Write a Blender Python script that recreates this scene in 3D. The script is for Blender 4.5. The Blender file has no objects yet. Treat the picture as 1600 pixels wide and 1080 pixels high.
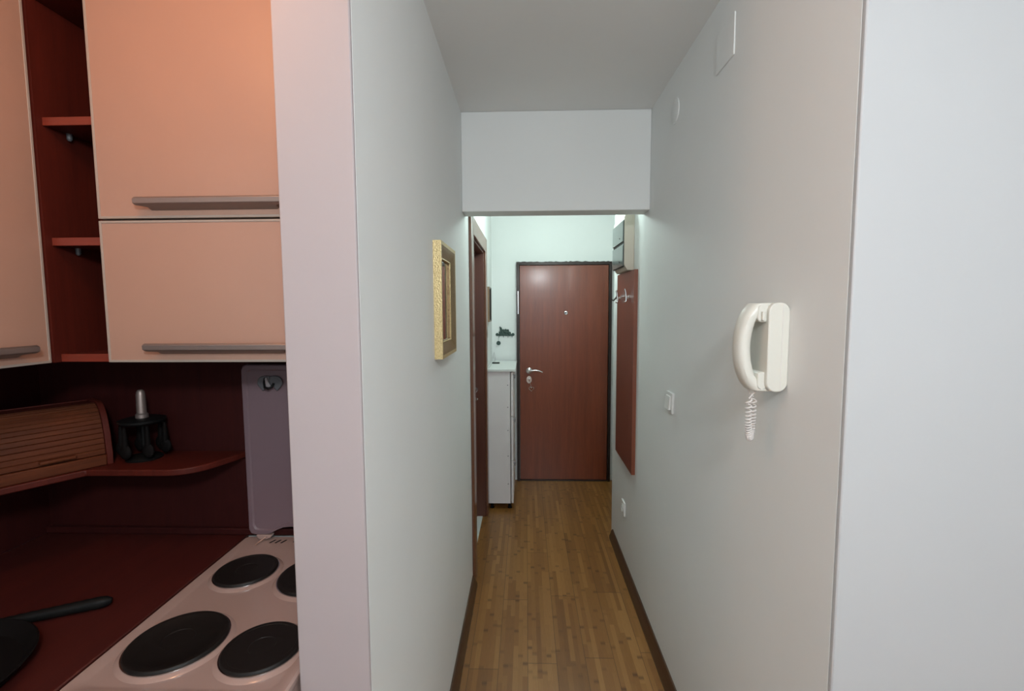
import bpy, bmesh, math, random
from mathutils import Vector, Matrix
random.seed(7)
PI = math.pi
S = bpy.context.scene
COL = S.collection

# ------------------------------------------------------------------ camera, world, lights, exposure
CAM_H = 1.55
yaw = math.atan(22/730); pitch = math.atan(58/730*math.cos(yaw)); roll = math.radians(-0.3)
cd = bpy.data.cameras.new('camera'); cam = bpy.data.objects.new('camera', cd); COL.objects.link(cam)
cd.sensor_fit = 'HORIZONTAL'; cd.sensor_width = 36.0; cd.lens = 36.0*730/1600; cd.clip_start = 0.01
F = Vector((-math.sin(yaw)*math.cos(pitch), math.cos(yaw)*math.cos(pitch), -math.sin(pitch)))
Rt = Vector((math.cos(yaw), math.sin(yaw), 0)); U = Rt.cross(F)
R2 = Rt*math.cos(roll)+U*math.sin(roll); U2 = -Rt*math.sin(roll)+U*math.cos(roll)
m = Matrix((R2, U2, -F)).transposed().to_4x4(); m.translation = (0, 0, CAM_H)
cam.matrix_world = m
S.camera = cam

S.view_settings.view_transform = 'Standard'
S.view_settings.look = 'None'
S.view_settings.gamma = 1.0
S.view_settings.use_curve_mapping = False
S.view_settings.exposure = 0.22

w = bpy.data.worlds.new('world'); S.world = w; w.use_nodes = True
bg = w.node_tree.nodes['Background']; bg.inputs[0].default_value = (0.78, 0.88, 1.0, 1); bg.inputs[1].default_value = 0.5

def area(name, loc, rot, sx, sy, power, color, spread=PI):
    l = bpy.data.lights.new(name, 'AREA'); l.shape = 'RECTANGLE'; l.size = sx; l.size_y = sy
    l.energy = power; l.color = color; l.spread = spread
    o = bpy.data.objects.new(name, l); COL.objects.link(o); o.location = loc; o.rotation_euler = rot
    return o
# light of windows and lamps invented to brighten the scene: colour and power of each
LP = {'back': (8, (0.88, 0.95, 1.0)), 'right': (6, (0.88, 0.96, 1.0)), 'left': (6, (0.90, 0.97, 1.0)),
      'room': (74, (0.90, 0.97, 1.0)), 'hall': (13.5, (0.80, 1.0, 0.95)), 'kitchen': (5.0, (1.0, 0.44, 0.18))}
area('added_back_light', (0.70, -2.12, 1.60), (PI/2, 0, 0), 2.2, 1.4, *LP['back'])  # added fill from behind the camera, through an invented window
area('added_right_light', (2.82, -0.95, 1.62), (PI/2, 0, PI/2), 1.6, 1.3, *LP['right'])  # added fill from the right, mainly for the left corridor wall
area('added_left_light', (-1.64, -1.30, 1.62), (PI/2, 0, -PI/2), 1.0, 1.3, *LP['left'])  # added fill from the left, mainly for the right corridor wall
def point(name, loc, power, color, rad):
    l = bpy.data.lights.new(name, 'POINT'); l.energy = power; l.color = color; l.shadow_soft_size = rad
    o = bpy.data.objects.new(name, l); COL.objects.link(o); o.location = loc
    return o
HALL_LIGHT = (0.24, 3.10, 2.27); KITCHEN_LIGHT = (-0.72, 0.60, 2.31); ROOM_LIGHT = (0.25, -0.60, 2.20)
point('added_room_light', ROOM_LIGHT, *LP['room'], 0.12)  # added main light behind the camera, no known source
point('added_hall_light', HALL_LIGHT, *LP['hall'], 0.08)  # added greenish light for the far end, hidden by the beam
point('added_kitchen_light', KITCHEN_LIGHT, *LP['kitchen'], 0.06)  # added warm light for the upper cabinet doors

# ------------------------------------------------------------------ helpers
def new_bm(): return bmesh.new()
def add_box(bm, x0, x1, y0, y1, z0, z1, M=None):
    vs = [bm.verts.new(Vector(p)) for p in ((x0,y0,z0),(x1,y0,z0),(x1,y1,z0),(x0,y1,z0),(x0,y0,z1),(x1,y0,z1),(x1,y1,z1),(x0,y1,z1))]
    if M is not None:
        for v in vs: v.co = M @ v.co
    for f in ((0,3,2,1),(4,5,6,7),(0,1,5,4),(1,2,6,5),(2,3,7,6),(3,0,4,7)):
        bm.faces.new([vs[i] for i in f])
    return vs
def add_prism(bm, pts, a0, a1, axis='z'):
    """extrude a closed 2D outline; axis z: (x,y); y: (x,z); x: (y,z)"""
    def P(p, a):
        if axis == 'z': return (p[0], p[1], a)
        if axis == 'y': return (p[0], a, p[1])
        return (a, p[0], p[1])
    A = [bm.verts.new(P(p, a0)) for p in pts]; B = [bm.verts.new(P(p, a1)) for p in pts]
    n = len(pts)
    bm.faces.new(A); bm.faces.new(list(reversed(B)))
    for i in range(n):
        bm.faces.new((A[i], B[i], B[(i+1) % n], A[(i+1) % n]))
def add_lathe(bm, prof, c=(0,0,0), axis='z', n=32):
    """prof: list of (r, h) revolved about an axis through c"""
    rings = []
    for r, h in prof:
        ring = []
        for k in range(n):
            a = 2*PI*k/n
            u, v = r*math.cos(a), r*math.sin(a)
            if axis == 'z': p = (c[0]+u, c[1]+v, c[2]+h)
            elif axis == 'y': p = (c[0]+u, c[1]+h, c[2]+v)
            else: p = (c[0]+h, c[1]+u, c[2]+v)
            ring.append(bm.verts.new(p))
        rings.append(ring)
    for a, b in zip(rings, rings[1:]):
        for k in range(n):
            bm.faces.new((a[k], a[(k+1) % n], b[(k+1) % n], b[k]))
    bm.faces.new(list(reversed(rings[0]))); bm.faces.new(rings[-1])
def add_tube(bm, pts, r, n=10, closed=False):
    pts = [Vector(p) for p in pts]; rs = r if isinstance(r, (list, tuple)) else [r]*len(pts)
    N = len(pts); rings = []; prev = None
    for i, p in enumerate(pts):
        if closed: t = (pts[(i+1) % N]-pts[i-1]).normalized()
        else: t = (pts[min(i+1, N-1)]-pts[max(i-1, 0)]).normalized()
        if prev is None:
            up = Vector((0,0,1)) if abs(t.z) < 0.9 else Vector((1,0,0))
            x = t.cross(up).normalized()
        else:
            x = (prev - t*prev.dot(t)).normalized()
        prev = x; y = t.cross(x)
        rings.append([bm.verts.new(p + (x*math.cos(2*PI*k/n)+y*math.sin(2*PI*k/n))*rs[i]) for k in range(n)])
    rng = range(N) if closed else range(N-1)
    for i in rng:
        a, b = rings[i], rings[(i+1) % N]
        for k in range(n): bm.faces.new((a[k], a[(k+1) % n], b[(k+1) % n], b[k]))
    if not closed:
        bm.faces.new(list(reversed(rings[0]))); bm.faces.new(rings[-1])
def add_ball(bm, c, r, sx=1, sy=1, sz=1, seg=16):
    M = Matrix.Translation(c) @ Matrix.Diagonal((r*sx, r*sy, r*sz, 1))
    bmesh.ops.create_uvsphere(bm, u_segments=seg, v_segments=seg//2+2, radius=1, matrix=M)
def rrect(x0, x1, y0, y1, r, n=5):
    out = []
    for cx, cy, a0 in ((x1-r, y0+r, -90), (x1-r, y1-r, 0), (x0+r, y1-r, 90), (x0+r, y0+r, 180)):
        for k in range(n+1):
            a = math.radians(a0+90*k/n); out.append((cx+r*math.cos(a), cy+r*math.sin(a)))
    return out
def obj(name, bm, mat, parent=None, bevel=0, smooth=None, seg=2):
    bmesh.ops.recalc_face_normals(bm, faces=bm.faces[:])
    me = bpy.data.meshes.new(name); bm.to_mesh(me); bm.free()
    if mat: me.materials.append(mat)
    o = bpy.data.objects.new(name, me); COL.objects.link(o)
    if parent: o.parent = parent
    if bevel:
        b = o.modifiers.new('bevel', 'BEVEL'); b.width = bevel; b.segments = seg; b.limit_method = 'ANGLE'; b.angle_limit = math.radians(40)
        b.harden_normals = False
    if smooth is None: smooth = True
    if smooth:
        for p in me.polygons: p.use_smooth = True
        try: me.set_sharp_from_angle(angle=math.radians(35))
        except Exception: pass
    return o
def box(name, mat, x0, x1, y0, y1, z0, z1, parent=None, bevel=0.0, **k):
    bm = new_bm(); add_box(bm, x0, x1, y0, y1, z0, z1); return obj(name, bm, mat, parent, bevel, **k)
def tag(o, label, cat, group=None):
    o['label'] = label; o['category'] = cat
    if group: o['group'] = group
    return o
def thing(name, label, cat, loc=(0,0,0), rz=0, group=None):
    o = bpy.data.objects.new(name, None); COL.objects.link(o); o.location = loc; o.rotation_euler = (0,0,rz)
    o.empty_display_size = 0.05
    return tag(o, label, cat, group)
def struct(o, label=None):
    o['kind'] = 'structure'
    if label: o['label'] = label
    return o
def sroot(name, label=None):
    o = bpy.data.objects.new(name, None); COL.objects.link(o); return struct(o, label)

# ------------------------------------------------------------------ materials
class NT:
    def __init__(s, name):
        s.m = bpy.data.materials.new(name); s.m.use_nodes = True; s.t = s.m.node_tree
        s.b = s.t.nodes['Principled BSDF']
    def n(s, ty, **kw):
        q = s.t.nodes.new(ty)
        for k, v in kw.items(): setattr(q, k, v)
        return q
    def link(s, a, b): s.t.links.new(a, b)
    def val(s, sock, v):
        if hasattr(v, 'is_output'): s.link(v, sock)
        else: sock.default_value = v
    def math(s, op, a, b=None, c=None):
        q = s.n('ShaderNodeMath', operation=op); s.val(q.inputs[0], a)
        if b is not None: s.val(q.inputs[1], b)
        if c is not None: s.val(q.inputs[2], c)
        return q.outputs[0]
    def coords(s):
        tc = s.n('ShaderNodeTexCoord'); return tc.outputs['Object']
    def xyz(s):
        q = s.n('ShaderNodeSeparateXYZ'); s.link(s.coords(), q.inputs[0]); return q.outputs
    def noise(s, scale=5, detail=3, rough=0.5, vec=None, stretch=None):
        v = vec or s.coords()
        if stretch:
            mp = s.n('ShaderNodeMapping'); mp.inputs['Scale'].default_value = stretch; s.link(v, mp.inputs[0]); v = mp.outputs[0]
        q = s.n('ShaderNodeTexNoise'); q.inputs['Scale'].default_value = scale; q.inputs['Detail'].default_value = detail
        q.inputs['Roughness'].default_value = rough; s.link(v, q.inputs['Vector']); return q.outputs['Fac']
    def ramp(s, fac, stops):
        q = s.n('ShaderNodeValToRGB'); e = q.color_ramp.elements
        while len(e) > 1: e.remove(e[0])
        e[0].position = stops[0][0]; e[0].color = (*stops[0][1], 1)
        for p, c in stops[1:]:
            x = e.new(p); x.color = (*c, 1)
        s.val(q.inputs[0], fac); return q.outputs[0]
    def mix(s, fac, a, b, mode='MIX'):
        q = s.n('ShaderNodeMix', data_type='RGBA', blend_type=mode)
        s.val(q.inputs[0], fac)
        for i, v in ((6, a), (7, b)):
            if isinstance(v, tuple): q.inputs[i].default_value = (*v, 1)
            else: s.link(v, q.inputs[i])
        return q.outputs[2]
    def bump(s, h, strength=0.2, dist=0.002):
        q = s.n('ShaderNodeBump'); q.inputs['Strength'].default_value = strength; q.inputs['Distance'].default_value = dist
        s.link(h, q.inputs['Height']); s.link(q.outputs[0], s.b.inputs['Normal'])
    def base(s, v):
        if isinstance(v, tuple): s.b.inputs['Base Color'].default_value = (*v, 1)
        else: s.link(v, s.b.inputs['Base Color'])
    def p(s, **kw):
        for k, v in kw.items():
            s.val(s.b.inputs[{'rough':'Roughness','metal':'Metallic','coat':'Coat Weight','coat_r':'Coat Roughness','spec':'Specular IOR Level','ior':'IOR','trans':'Transmission Weight'}[k]], v)
def plain(name, c, rough=0.5, metal=0, bumpy=None, vary=0.0, **kw):
    t = NT(name); t.p(rough=rough, metal=metal, **kw)
    if vary:
        f = t.noise(6, 4); a = tuple(x*(1-vary) for x in c); b = tuple(min(1, x*(1+vary)) for x in c)
        t.base(t.ramp(f, [(0.3, a), (0.7, b)]))
    else: t.base(c)
    if bumpy: t.bump(t.noise(bumpy[0], 4), bumpy[1], bumpy[2])
    return t.m
def paint(name, c, vary=0.02):
    t = NT(name); t.p(rough=0.62, spec=0.35)
    f = t.noise(1.6, 4); s = t.noise(14, 5)
    a = tuple(x*(1-vary) for x in c); b = tuple(min(1, x*(1+vary)) for x in c)
    t.base(t.ramp(f, [(0.3, a), (0.7, b)]))
    h = t.math('ADD', t.math('MULTIPLY', t.noise(3.5, 3), 1.0), t.math('MULTIPLY', s, 0.15))
    t.bump(h, 0.18, 0.012)
    return t.m
def wood(name, dark, light, axis='z', rough=0.35, coat=0.3, scale=1.0, spec=0.5):
    t = NT(name); st = {'z': (14, 14, 0.8), 'y': (14, 0.8, 14), 'x': (0.8, 14, 14)}[axis]
    f = t.noise(3*scale, 6, 0.6, stretch=st); g = t.noise(12*scale, 5, 0.6, stretch=st)
    k = t.math('ADD', t.math('MULTIPLY', f, 0.7), t.math('MULTIPLY', g, 0.3))
    t.base(t.ramp(k, [(0.3, dark), (0.7, light)])); t.p(rough=rough, coat=coat, coat_r=0.15, spec=spec)
    return t.m

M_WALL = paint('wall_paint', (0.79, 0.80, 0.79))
M_WALLFRONT = paint('darkened_wall_paint', (0.51, 0.515, 0.525))  # faintly lilac wall paint, darkened to offset the strong added room light
M_CEIL = paint('ceiling_paint', (0.80, 0.80, 0.79))
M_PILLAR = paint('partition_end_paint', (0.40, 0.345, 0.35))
M_CHERRY = wood('cherry_laminate', (0.055, 0.008, 0.005), (0.085, 0.012, 0.007), 'z', 0.5, 0.0, spec=0.2)
M_CHERRYX = wood('cherry_edge', (0.16, 0.024, 0.013), (0.22, 0.035, 0.018), 'x', 0.4, 0.15)
M_SPLASH = wood('dark_cherry_panel', (0.026, 0.004, 0.004), (0.038, 0.006, 0.005), 'z', 0.6, 0.0, spec=0.15)
M_COUNTER = wood('cherry_worktop', (0.040, 0.005, 0.004), (0.062, 0.008, 0.005), 'y', 0.5, 0.0)
M_CREAM = plain('cream_door_laminate', (0.40, 0.24, 0.18), 0.33, vary=0.015, spec=0.5)
M_EDGE = plain('beige_door_edge', (0.36, 0.30, 0.26), 0.45)
M_NICKEL = plain('brushed_nickel', (0.30, 0.245, 0.225), 0.42, 0.7)
M_CHROME = plain('chrome', (0.75, 0.75, 0.75), 0.18, 1.0)
M_ENAMEL = plain('white_enamel', (0.35, 0.245, 0.215), 0.22, spec=0.5, coat=0.3)
M_LID = plain('painted_steel_lid', (0.155, 0.105, 0.12), 0.4, vary=0.02)
M_IRON = plain('cast_iron', (0.008, 0.0065, 0.006), 0.5, 0.0, (60, 0.2, 0.001), spec=0.25)
M_BLACK = plain('black_plastic', (0.006, 0.006, 0.006), 0.5, spec=0.12)
M_BLACKMAT = plain('black_nonstick', (0.005, 0.004, 0.004), 0.7, spec=0.08)
M_PLASTIC = plain('white_plastic', (0.70, 0.69, 0.63), 0.35)
M_CORD = plain('grey_white_cord', (0.70, 0.66, 0.64), 0.4)
M_SWITCH = plain('switch_white', (0.78, 0.78, 0.76), 0.35)
M_GREY = plain('grey_plastic', (0.10, 0.105, 0.115), 0.4)
M_LGREY = plain('light_grey_plastic', (0.30, 0.28, 0.29), 0.35)
M_DOORWOOD = wood('entrance_door_veneer', (0.145, 0.030, 0.013), (0.22, 0.050, 0.019), 'z', 0.32, 0.35, 0.7)
M_FRAMEBR = plain('dark_bronze_frame', (0.035, 0.022, 0.020), 0.3, 0.3)
M_TRIMWOOD = wood('brown_door_casing', (0.125, 0.045, 0.022), (0.18, 0.070, 0.034), 'z', 0.3, 0.4)
M_JAMB = wood('red_brown_jamb', (0.085, 0.026, 0.015), (0.12, 0.036, 0.02), 'z', 0.4, 0.2)
M_BASEB = wood('brown_skirting', (0.055, 0.024, 0.012), (0.09, 0.042, 0.02), 'y', 0.4, 0.2)
M_SHOE = plain('white_melamine', (0.80, 0.77, 0.77), 0.4, vary=0.015)
M_SHOETOP = plain('white_melamine_top', (0.72, 0.74, 0.72), 0.35)
M_DARKGAP = plain('dark_groove', (0.02, 0.02, 0.02), 0.6)
M_COAT = wood('coat_panel_laminate', (0.14, 0.032, 0.018), (0.185, 0.045, 0.025), 'z', 0.3, 0.25)
M_COATEDGE = wood('coat_panel_edge', (0.20, 0.055, 0.028), (0.26, 0.075, 0.036), 'z', 0.4, 0.1)
M_BEIGEBOX = plain('beige_casing', (0.60, 0.54, 0.45), 0.5)
M_GLOSSGREY = plain('glossy_grey_cover', (0.13, 0.15, 0.145), 0.12, spec=0.45)
M_TILE = plain('pale_grey_tile', (0.60, 0.62, 0.60), 0.3)
M_RACK = plain('verdigris_iron', (0.045, 0.075, 0.065), 0.5, 0.4)
M_MIRROR = plain('mirror_glass', (0.62, 0.60, 0.58), 0.04, 1.0)
M_PICDARK = plain('dark_picture_frame', (0.03, 0.028, 0.025), 0.35)
M_PICSIDE = plain('brown_picture_edge', (0.20, 0.12, 0.07), 0.4)
M_PVC = plain('white_upvc', (0.75, 0.75, 0.74), 0.35)
M_COVER = paint('painted_cover', (0.79, 0.80, 0.79))

def gold_mat(name, dark, light):
    t = NT(name); v = t.n('ShaderNodeTexVoronoi'); v.inputs['Scale'].default_value = 260
    mp = t.n('ShaderNodeMapping'); mp.inputs['Scale'].default_value = (1, 1.6, 0.6); t.link(t.coords(), mp.inputs[0]); t.link(mp.outputs[0], v.inputs['Vector'])
    n = t.noise(160, 4, 0.7)
    k = t.math('ADD', t.math('MULTIPLY', v.outputs['Distance'], 0.6), t.math('MULTIPLY', n, 0.6))
    t.base(t.ramp(k, [(0.10, dark), (0.62, light)])); t.p(rough=0.42, metal=0.55); t.bump(k, 0.6, 0.002); return t.m
M_GOLD = gold_mat('crackled_gold_leaf', (0.30, 0.20, 0.09), (0.66, 0.52, 0.27))
M_GOLDDARK = gold_mat('aged_gold_moulding', (0.13, 0.080, 0.036), (0.31, 0.205, 0.10))

def tambour_mat():
    t = NT('tambour_wood'); f = t.noise(4, 6, 0.6, stretch=(1.2, 20, 20))
    t.base(t.ramp(f, [(0.3, (0.060, 0.014, 0.005)), (0.7, (0.11, 0.030, 0.011))])); t.p(rough=0.6, spec=0.15); return t.m
M_TAMB = tambour_mat()

def bamboo():
    t = NT('bamboo_parquet'); X, Y, Z = t.xyz()
    PW = 0.127
    xs = t.math('ADD', X, 79*0.127-0.003)
    pi_ = t.math('FLOOR', t.math('DIVIDE', xs, PW))
    def rnd(v, seed):
        q = t.n('ShaderNodeTexWhiteNoise', noise_dimensions='1D'); t.link(t.math('ADD', v, seed), q.inputs['W']); return q.outputs['Value']
    def rnd2(a, b, seed):
        q = t.n('ShaderNodeTexWhiteNoise', noise_dimensions='2D'); c = t.n('ShaderNodeCombineXYZ')
        t.link(t.math('ADD', a, seed), c.inputs[0]); t.link(b, c.inputs[1]); t.link(c.outputs[0], q.inputs['Vector']); return q.outputs['Value']
    ys = t.math('ADD', Y, 20.0)
    # plank end joints
    pl = t.math('ADD', t.math('DIVIDE', ys, 0.93), t.math('ADD', t.math('MULTIPLY', pi_, 0.48), 0.5)); pidx = t.math('FLOOR', pl); pf = t.math('FRACT', pl)
    ptone = rnd2(pi_, pidx, 11.7)
    # strips in a plank
    sx = t.math('DIVIDE', xs, PW/6); si = t.math('FLOOR', sx)
    sl = t.math('ADD', t.math('DIVIDE', ys, 0.47), t.math('MULTIPLY', rnd2(si, pidx, 5.1), 1.0)); sidx = t.math('FLOOR', sl)
    stone = rnd2(si, sidx, 2.9)
    # bamboo nodes, one every 25 cm or so along each strip
    kn = t.math('ADD', t.math('DIVIDE', ys, 0.235), t.math('MULTIPLY', rnd2(si, pidx, 8.2), 7.0)); kf = t.math('ABSOLUTE', t.math('SUBTRACT', t.math('FRACT', kn), 0.5))
    kidx = t.math('FLOOR', kn)
    kmask = t.math('MULTIPLY', t.math('SUBTRACT', 1.0, t.math('SMOOTH_MIN', t.math('MULTIPLY', kf, 15.0), 1.0, 0.2)), t.math('POWER', rnd2(si, kidx, 4.4), 1.5))
    g = t.noise(30, 5, 0.6, stretch=(9, 0.6, 1)); g2 = t.noise(2.5, 3)
    tone = t.math('ADD', t.math('ADD', t.math('MULTIPLY', stone, 0.42), t.math('MULTIPLY', ptone, 0.16)), t.math('ADD', t.math('MULTIPLY', g, 0.34), t.math('MULTIPLY', g2, 0.12)))
    c = t.ramp(tone, [(0.10, (0.145, 0.056, 0.012)), (0.5, (0.25, 0.108, 0.025)), (0.90, (0.38, 0.188, 0.054))])
    c = t.mix(t.math('MULTIPLY', kmask, 0.85), c, (0.070, 0.026, 0.007))
    fx = t.math('MULTIPLY', t.math('FRACT', t.math('DIVIDE', xs, PW)), PW)
    seam = t.math('MAXIMUM', t.math('LESS_THAN', fx, 0.0022), t.math('LESS_THAN', t.math('MULTIPLY', pf, 0.93), 0.003))
    c = t.mix(t.math('MULTIPLY', seam, 0.75), c, (0.05, 0.022, 0.008))
    t.base(c); t.p(rough=t.math('ADD', 0.28, t.math('MULTIPLY', g, 0.15)), coat=0.15, coat_r=0.2)
    return t.m
M_FLOOR = bamboo()

def pane_mat():
    t = NT('clear_pane'); tr = t.n('ShaderNodeBsdfTransparent'); gl = t.n('ShaderNodeBsdfGlossy'); gl.inputs['Roughness'].default_value = 0.02
    mx = t.n('ShaderNodeMixShader'); mx.inputs[0].default_value = 0.06; t.link(tr.outputs[0], mx.inputs[1]); t.link(gl.outputs[0], mx.inputs[2])
    t.link(mx.outputs[0], t.t.nodes['Material Output'].inputs['Surface']); return t.m
M_PANE = pane_mat()
def glow_mat(name, c, s):
    t = NT(name); t.base((0.9, 0.9, 0.9)); t.b.inputs['Emission Color'].default_value = (*c, 1); t.b.inputs['Emission Strength'].default_value = s; return t.m

# ------------------------------------------------------------------ room shell
CZ = 2.465
XL, XR, XP = -0.302, 0.583, -0.438        # corridor left face, right face, kitchen side of the partition
YB = 4.13                                   # far wall
RX = 2.7; LX = -1.52; BY = -2.0             # living room right, kitchen left, back wall
struct(box('floor', M_FLOOR, LX-0.1, RX+0.1, BY-0.1, YB+0.1, -0.08, 0.0))
struct(box('ceiling', M_CEIL, LX-0.1, RX+0.1, BY-0.1, YB+0.1, CZ, CZ+0.1))
bm = new_bm()
add_prism(bm, [(XR,.870),(XR,3.12),(.79,3.12),(.79,YB+.1),(.95,YB+.1),(.95,.98),(RX,.98),(RX,.870)], 0, CZ)
struct(obj('wall_right', bm, M_WALL))
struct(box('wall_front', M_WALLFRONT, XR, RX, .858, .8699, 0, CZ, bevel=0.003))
# partition between kitchen and corridor, with the doorway
DY0, DY1, DZ = 2.60, 3.385, 1.96
bm = new_bm()
add_box(bm, XP, XL, 0.845, DY0, 0, CZ); add_box(bm, XP, XL, DY0, DY1, DZ, CZ); add_box(bm, XP, XL, DY1, YB, 0, CZ)
struct(obj('wall_left', bm, M_WALL))
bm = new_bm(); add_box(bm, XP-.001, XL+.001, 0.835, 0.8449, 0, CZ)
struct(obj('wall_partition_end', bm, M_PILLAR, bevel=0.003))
bm = new_bm(); add_box(bm, XL, XL+0.0015, 0.842, 0.856, 0, CZ)
struct(obj('trim_1', bm, M_COVER))
struct(box('wall_far', M_WALL, XP, .95, YB, YB+0.1, 0, CZ))
struct(box('wall_beam', M_WALL, XL, XR, 2.25, 2.37, 2.008, CZ, bevel=0.004))
struct(box('wall_kitchen_back', M_WALL, LX, XP, 1.40, 1.50, 0, CZ))
def wall_with_window(name, axis, face, out, u0, u1, w0, w1, z0, z1, wname):
    """wall slab of 0.1 m behind the plane face (out = +1/-1 outward); opening w0..w1, z0..z1; frame and two panes"""
    def put(bm, a0, a1, d0, d1, za, zb):
        d0, d1 = sorted((face+out*d0, face+out*d1))
        if axis == 'x': add_box(bm, d0, d1, a0, a1, za, zb)
        else: add_box(bm, a0, a1, d0, d1, za, zb)
    bm = new_bm()
    put(bm, u0, w0, 0, .1, 0, CZ); put(bm, w1, u1, 0, .1, 0, CZ); put(bm, w0, w1, 0, .1, 0, z0); put(bm, w0, w1, 0, .1, z1, CZ)
    struct(obj(name, bm, M_WALL))
    wn = sroot(wname); mid = (w0+w1)/2
    bm = new_bm()
    for a0, a1, za, zb in ((w0, w0+.06, z0, z1), (w1-.06, w1, z0, z1), (w0+.06, w1-.06, z0, z0+.06), (w0+.06, w1-.06, z1-.06, z1), (mid-.04, mid+.04, z0+.06, z1-.06)):
        put(bm, a0, a1, .02, .08, za, zb)
    obj('window_frame', bm, M_PVC, wn, 0.004)
    for a0, a1 in ((w0+.06, mid-.04), (mid+.04, w1-.06)):
        bm = new_bm(); put(bm, a0, a1, .045, .05, z0+.06, z1-.06); obj('window_pane', bm, M_PANE, wn)
struct(box('wall_kitchen_left', M_WALL, LX-.1, LX, -.60, 1.50, 0, CZ))
wall_with_window('wall_living_left', 'x', LX, -1, BY-.1, -.60, -1.85, -.75, .95, 2.30, 'added_window_3')  # unseen window added as a light source on the left
wall_with_window('wall_living_right', 'x', RX, 1, BY-.1, .98, -1.75, -.15, .95, 2.30, 'added_window_2')  # unseen window added as a light source on the right
wall_with_window('wall_back', 'y', BY, -1, LX, RX, -.45, 1.85, .90, 2.32, 'added_window_1')  # unseen window added as a light source at the back
# bathroom wall behind the closed leaf keeps the doorway dark
# skirtings
def skirting(name, x0, side, y0, y1):
    bm = new_bm(); d = side
    prof = [(x0, 0.0), (x0+d*0.026, 0.0), (x0+d*0.026, 0.018), (x0+d*0.018, 0.034), (x0+d*0.014, 0.052), (x0+d*0.006, 0.062), (x0, 0.062)]
    add_prism(bm, prof, y0, y1, 'y'); return struct(obj(name, bm, M_BASEB))
skirting('baseboard_left', XL, 1, 0.86, DY0-.105)
skirting('baseboard_right', XR, -1, 0.86, 3.06)
struct(box('baseboard_far', M_BASEB, .775, .79, 3.14, YB-.03, 0, .05))
struct(box('baseboard_kitchen', M_BASEB, XR+.02, RX, .845, .86, 0, .06))
struct(box('trim_2', M_TILE, XP, -.327, DY0+.02, DY1-.02, 0.0, 0.006))     # tiled threshold

# ------------------------------------------------------------------ side door on the left wall
d2 = sroot('door_2', 'brown side door with glossy brown casing in the left corridor wall')
bm = new_bm()
tx0, tx1 = XL, XL+.016
for y0, y1, z0, z1 in ((DY0-.10, DY0+.005, 0, DZ+.095), (DY1-.005, DY1+.10, 0, DZ+.095), (DY0+.005, DY1-.005, DZ-.005, DZ+.095)):
    add_box(bm, tx0, tx1, y0, y1, z0, z1)
obj('door_casing', bm, M_TRIMWOOD, d2, 0.004)
bm = new_bm()
add_box(bm, XP+.002, XL, DY0, DY0+.016, 0, DZ); add_box(bm, XP+.002, XL, DY1-.016, DY1, 0, DZ); add_box(bm, XP+.002, XL, DY0+.016, DY1-.016, DZ-.016, DZ)
add_box(bm, -.398, -.352, DY0+.016, DY0+.027, 0, DZ-.016); add_box(bm, -.392, -.365, DY1-.029, DY1-.016, 0.006, DZ-.016); add_box(bm, -.398, -.352, DY0+.027, DY1-.029, DZ-.028, DZ-.016)
obj('door_jamb', bm, M_JAMB, d2, 0.002)
box('door_leaf', M_JAMB, XP+.001, -.40, DY0+.018, DY1-.018, 0.008, DZ-.018, d2, 0.002)
bm = new_bm()
add_lathe(bm, [(0.0, 0), (.024, 0), (.024, .006), (.010, .009), (.009, .052), (.0, .052)], (-.40, 3.315, .975), 'x', 20)
add_tube(bm, [(-.352, 3.315, .975), (-.350, 3.29, .977), (-.350, 3.24, .975), (-.352, 3.20, .970)], [.008, .008, .007, .006])
obj('door_handle', bm, M_CHROME, d2)
bm = new_bm(); add_lathe(bm, [(0, 0), (.022, 0), (.022, .006), (0, .007)], (-.40, 3.315, .90), 'x', 20); add_box(bm, -.394, -.358, 3.313, 3.317, .89, .91); add_ball(bm, (-.352, 3.315, .90), .009, .6, 1, 1)
obj('door_key', bm, M_CHROME, d2)

# ------------------------------------------------------------------ entrance door
d1 = sroot('door_1', 'flat reddish brown entrance door in a dark metal frame at the corridor end')
ex0, ex1, ez = -.058, .722, 1.925
bm = new_bm()
fw = .024
def jag(x0, x1, zb, zt, n, amp):
    pts = [(x0, zb)]; pts.append((x1, zb))
    for i in range(n+1):
        x = x1+(x0-x1)*i/n; pts.append((x, zt+random.uniform(-amp, amp)))
    return pts
add_box(bm, ex0-fw, ex0, 4.095, YB, 0, ez+.012); add_box(bm, ex1, ex1+fw, 4.095, YB, 0, ez+.012)
add_prism(bm, jag(ex0-fw, ex1+fw, ez, ez+.028, 46, .0035), 4.098, YB, 'y')
obj('door_frame', bm, M_FRAMEBR, d1, 0.0015)
box('door_leaf', M_DOORWOOD, ex0+.003, ex1-.003, 4.108, YB-.001, .012, ez-.003, d1, 0.003)
box('door_threshold', M_FRAMEBR, ex0, ex1, 4.10, YB-.001, 0, .011, d1, 0.001)
bm = new_bm()
hx, hz = .026, 1.0
add_lathe(bm, [(0, 0), (.026, 0), (.026, -.006), (.022, -.009), (.011, -.010), (.010, -.045), (0, -.045)], (hx, 4.108, hz), 'y', 28)
add_tube(bm, [(hx-.004, 4.064, hz), (hx+.02, 4.060, hz+.004), (hx+.05, 4.060, hz+.009), (hx+.085, 4.060, hz+.004), (hx+.118, 4.062, hz-.010)], [.009, .009, .008, .0075, .006], 12)
obj('door_handle', bm, M_CHROME, d1)
bm = new_bm()
out = [(hx+.024*math.cos(a), hz-.080+.034*math.sin(a)) for a in [2*PI*k/28 for k in range(28)]]
add_prism(bm, out, 4.098, 4.108, 'y'); add_lathe(bm, [(0, 0), (.012, 0), (.012, -.012), (0, -.013)], (hx+.002, 4.098, hz-.075), 'y', 20)
obj('door_lock', bm, M_CHROME, d1, 0.002)
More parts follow.
